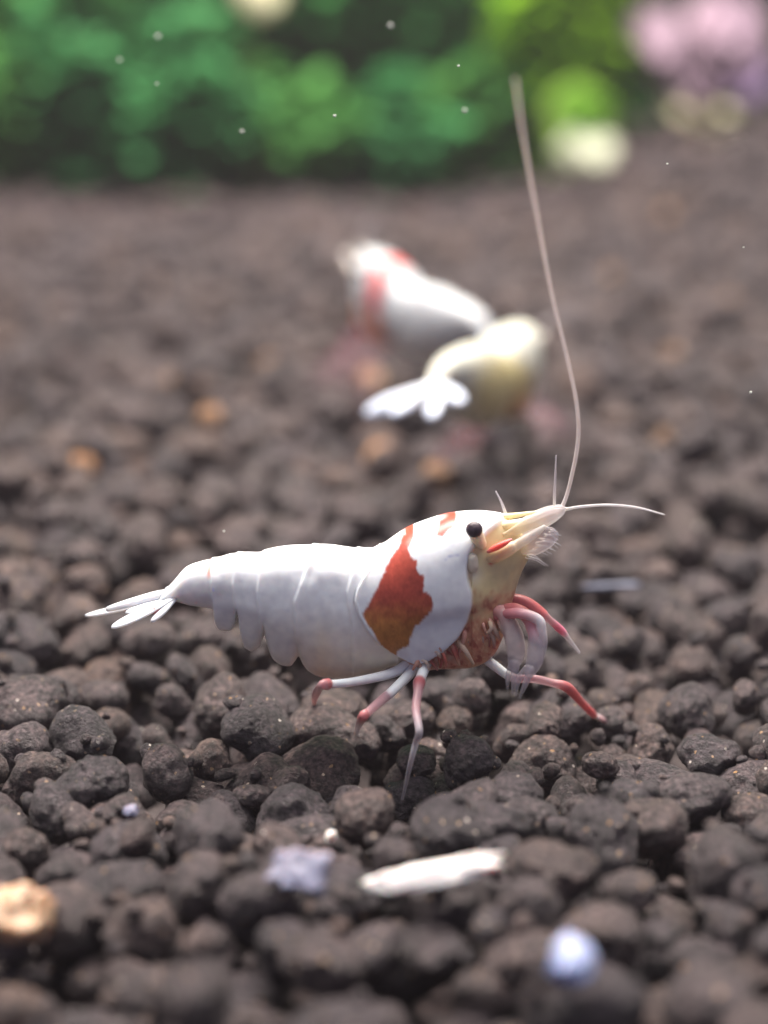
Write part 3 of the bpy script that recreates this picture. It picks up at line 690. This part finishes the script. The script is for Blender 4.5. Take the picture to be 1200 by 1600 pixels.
# ------------------------------------------------------------------ two shrimps further back
def far_shrimp(loc_, rz, ry, scale, colorf, label, legcol, fan, bend=0.0):
    root = empty('shrimp', loc_, label, 'shrimp')
    O = np.array([float(P(520, 1100, Y0)[0]), Y0, float(P(520, 1130, Y0)[2])])
    M = Matrix.Rotation(rz, 3, 'Z') @ Matrix.Rotation(ry, 3, 'Y'); M = np.array(M)
    def T(v):
        v = (np.asarray(v)-O)*scale
        if bend:
            u = np.clip(-v[..., 0]-.1, 0, None)          # the tail half curls
            v = v.copy(); v[..., 2] -= bend*u*u
        return v @ M.T
    V, F, C, nx, nth = body_arrays(150, 56, colorf)
    me = mesh_np('body', T(V), F, True, C); cap(me, nx, nth); link('body', me, SHELL, root)
    def fl(name, pts):
        p = T(np.array([P(a, b_, y) for a, b_, y, r, c in pts]))
        link(name, tube_mesh(name, p, [r*PXS*scale for *_, r, c in pts], [c for *_, c in pts], 8, 5), LIMB, root)
    for s in (-1, 1):
        for k, bx in enumerate((650, 680, 710, 735, 755)):
            c = legcol; sw = (k-2)*22
            fl('walking_leg', [(bx, 1005-k*8, Y0+s*.08, 11, c), (bx+sw*.5, 1040, Y0+s*.25, 10, c), (bx+sw, 1080, Y0+s*.38, 8, c), (bx+sw*1.2, 1135, Y0+s*.45, 4, c)])
        fl('antenna', [(800, 830, Y0+s*.05, 3, PALE), (850, 800, Y0+s*.12, 2, FEELC), (930, 770, Y0+s*.3, 1.2, FEELC)])
        fl('antenna_base', [(770, 862, Y0+s*.08, 14, PALE), (815, 845, Y0+s*.08, 12, PALE), (860, 815, Y0+s*.07, 5, PALE)])
        p0 = P(741, 828, Y0+s*.19)
        bm = bmesh.new(); bmesh.ops.create_uvsphere(bm, u_segments=14, v_segments=9, radius=.036*scale)
        me = bpy.data.meshes.new('eye'); bm.to_mesh(me); bm.free(); e = link('eye', me, EYE, root); e.location = T(p0)
        for (tx, ty, dy, W) in fan:
            if bend and s < 0: ty += 34; dy *= .8
            a = T(P(272, 932, Y0+s*.02)); b_ = T(P(tx, ty, Y0+s*dy))
            wdir = M @ np.array([-dy*s*1.0, 1.0, .1])
            link('uropod', blade_mesh('uropod', a, b_, wdir, W*scale, .022*scale, (.72, .76, .84, 1), (.62, .72, .92, 1), 0, .65), LIMB, root)
    link('telson', blade_mesh('telson', T(P(276, 924, Y0)), T(P(205, 948, Y0)), M @ np.array([0, 1.0, 0]), .05*scale, .02, (.74, .77, .82, 1), (.74, .78, .86, 1)), LIMB, root)
    return root
def col_back(px, py, sdc, near):
    c = np.zeros(px.shape+(4,)); c[...] = (.48, .51, .54, 1); n = vnoise(px/9, py/9)
    c = lerp(c, (.80, .78, .66, 1), .6*sstep(930, 1040, py))
    band = sstep(-4, 4, 24-np.abs(px-(655-(py-900)*.12)+4*n))
    c = lerp(c, (.55, .05, .05, 1), band); c = lerp(c, (.60, .20, .08, 1), band*sstep(920, 980, py))
    c = lerp(c, (.62, .25, .14, 1), sstep(620, 640, px)*sstep(0, 5, -sdc)*sstep(930, 960, py))
    return np.clip(c, 0, 1)
def col_yolk(px, py, sdc, near):
    c = np.zeros(px.shape+(4,)); c[...] = (.52, .53, .47, 1); n = vnoise(px/14, py/14)
    q = np.exp(-(((px-530)/160)**2+((py-960)/90)**2)); q = sstep(.2, .7, q+.1*n)
    c = lerp(c, (.56, .48, .22, 1), q*.9)
    c = lerp(c, (.66, .36, .10, 1), .8*np.exp(-(((px-640)/45)**2+((py-1000)/50)**2)))
    return np.clip(c, 0, 1)
ga = PG(660, 612, .05); 
far_shrimp((float(ga[0]), float(ga[1]), 0.08), math.radians(130), math.radians(-4), .95, col_back,
   'blurred white shrimp with a narrow red band round its shoulders, heading away', (.66, .34, .42, .18), ((140, 960, .16, .06), (170, 975, .25, .06)))
gb = PG(738, 722, .05)
far_shrimp((float(gb[0]), float(gb[1]), 0.06), math.radians(62), math.radians(10), .93, col_yolk,
   'blurred cream shrimp with an olive yellow belly and splayed white tail fan', (.66, .40, .46, .14), ((190, 958, .38, .055), (166, 972, .16, .055)), .10)

# ------------------------------------------------------------------ the slightly milky water
def haze_box(x0, x1, y0, y1, z0, z1, dens):
    v = [(x, y, z) for z in (z0, z1) for y in (y0, y1) for x in (x0, x1)]
    me = mesh_np('haze', v, [(0, 2, 3, 1), (4, 5, 7, 6), (0, 1, 5, 4), (2, 6, 7, 3), (0, 4, 6, 2), (1, 3, 7, 5)], False)
    m = bpy.data.materials.new('haze'); m.use_nodes = True; nt = m.node_tree
    nt.nodes.remove(nt.nodes['Principled BSDF'])
    pv = N(nt, 'ShaderNodeVolumePrincipled'); pv.inputs['Color'].default_value = (.90, .84, .92, 1)
    pv.inputs['Density'].default_value = dens; pv.inputs['Anisotropy'].default_value = .2
    nt.links.new(pv.outputs[0], nt.nodes['Material Output'].inputs['Volume'])
    tag(link('haze', me, m), 'faintly milky tank water filling the whole view', None, None, 'stuff')
haze_box(-32, 32, -2, 37, -2.5, 25, .0009)

# ------------------------------------------------------------------ chips and specks
def chip(name, px, py, ex, ey, W, T_, mat, label, cat, lift=.03, seed=0, rough=.25):
    """an irregular flake lying on the pellets from pixel (px,py) to (ex,ey)"""
    a, _ = hit(px, py); b_, _ = hit(ex, ey)
    ym = min(hit(px+(ex-px)*u, py+(ey-py)*u+6)[0][1] for u in np.linspace(0, 1, 9))-lift*.5
    A, B = P(px, py, ym), P(ex, ey, ym)
    mid = (A+B)/2; ax = B-A; L = np.linalg.norm(ax); ax /= L
    wd = np.array([0, .75, .66]); wd -= ax*np.dot(wd, ax); wd /= np.linalg.norm(wd); nn = np.cross(ax, wd)
    bm = bmesh.new(); bmesh.ops.create_icosphere(bm, subdivisions=4, radius=1)
    off = Vector((seed*3.1, seed*1.7, seed*.9))
    V = []
    for v in bm.verts:
        n = v.co.normalized(); sq = [math.copysign(abs(c)**.6, c) for c in n]
        r = 1+rough*noise.noise(n*1.6+off)+rough*.5*noise.noise(n*4+off)
        V.append(tuple(ax*sq[0]*L/2*r+wd*sq[1]*W*r+nn*sq[2]*T_*r))
    F = [[v.index for v in f.verts] for f in bm.faces]; bm.free()
    o = link(name, mesh_np(name, V, F), mat); o.location = mid
    return tag(o, label, cat)
chip('white_flake', 588, 1386, 772, 1346, .046, .026, CHIP_WHITE, 'long jagged white flake lying across soil pellets', 'flake', .10, 2, .45)
chip('blue_grey_flake', 432, 1352, 510, 1366, .07, .018, CHIP_BLUE, 'flat blue grey flake lying next to the long white flake', 'flake', .06, 5, .55)
chip('pale_stone', 868, 1494, 922, 1512, .075, .06, CHIP_PALE, 'small bluish white stone resting among the blurred foreground pellets', 'stone', .06, 7, .3)
chip('cream_stone', -14, 1432, 66, 1428, .085, .07, CHIP_CREAM, 'cream and orange stone with a rough knobbly top among foreground pellets', 'stone', .06, 9, .6)
chip('blue_grain', 194, 1270, 216, 1266, .025, .02, CHIP_BLUE, 'tiny blue grain wedged between dark pellets', 'grain', .03, 4, .3)
chip('blue_grey_stick', 912, 918, 1002, 914, .016, .016, STICK, 'thin blue grey stick lying flat in front of the walking shrimp', 'stick', .05, 6, .15)
chip('pale_grain', 512, 1312, 522, 1300, .018, .018, CHIP_WHITE, 'tiny white grain on a pellet above the blue grey flake', 'grain', .03, 8, .3)
for k, (px, py, r, dY) in enumerate(((246, 57, 5, -.5), (610, 40, 4.5, -.4), (378, 205, 4, -.2), (727, 173, 4.5, -.3), (187, 94, 4, -.5), (523, 181, 3.2, .2), (245, 131, 3, -.2), (717, 103, 3, .3), (1173, 613, 3, 0), (350, 830, 2.5, -.3), (1162, 386, 2.4, .2), (1043, 256, 3, .3))):
    bm = bmesh.new(); bmesh.ops.create_icosphere(bm, subdivisions=2, radius=r*PXS*.55)
    for v in bm.verts: v.co *= 1+.5*noise.noise(v.co*60+Vector((k*3.3, 0, 0))); v.co.x *= random.uniform(1.0, 1.4)
    me = bpy.data.meshes.new('water_speck'); bm.to_mesh(me); bm.free()
    o = link('water_speck', me, SPECK); o.location = P(px, py, Y0+dY)
    tag(o, 'tiny pale speck drifting in the water', 'speck', 'specks drifting in the water')
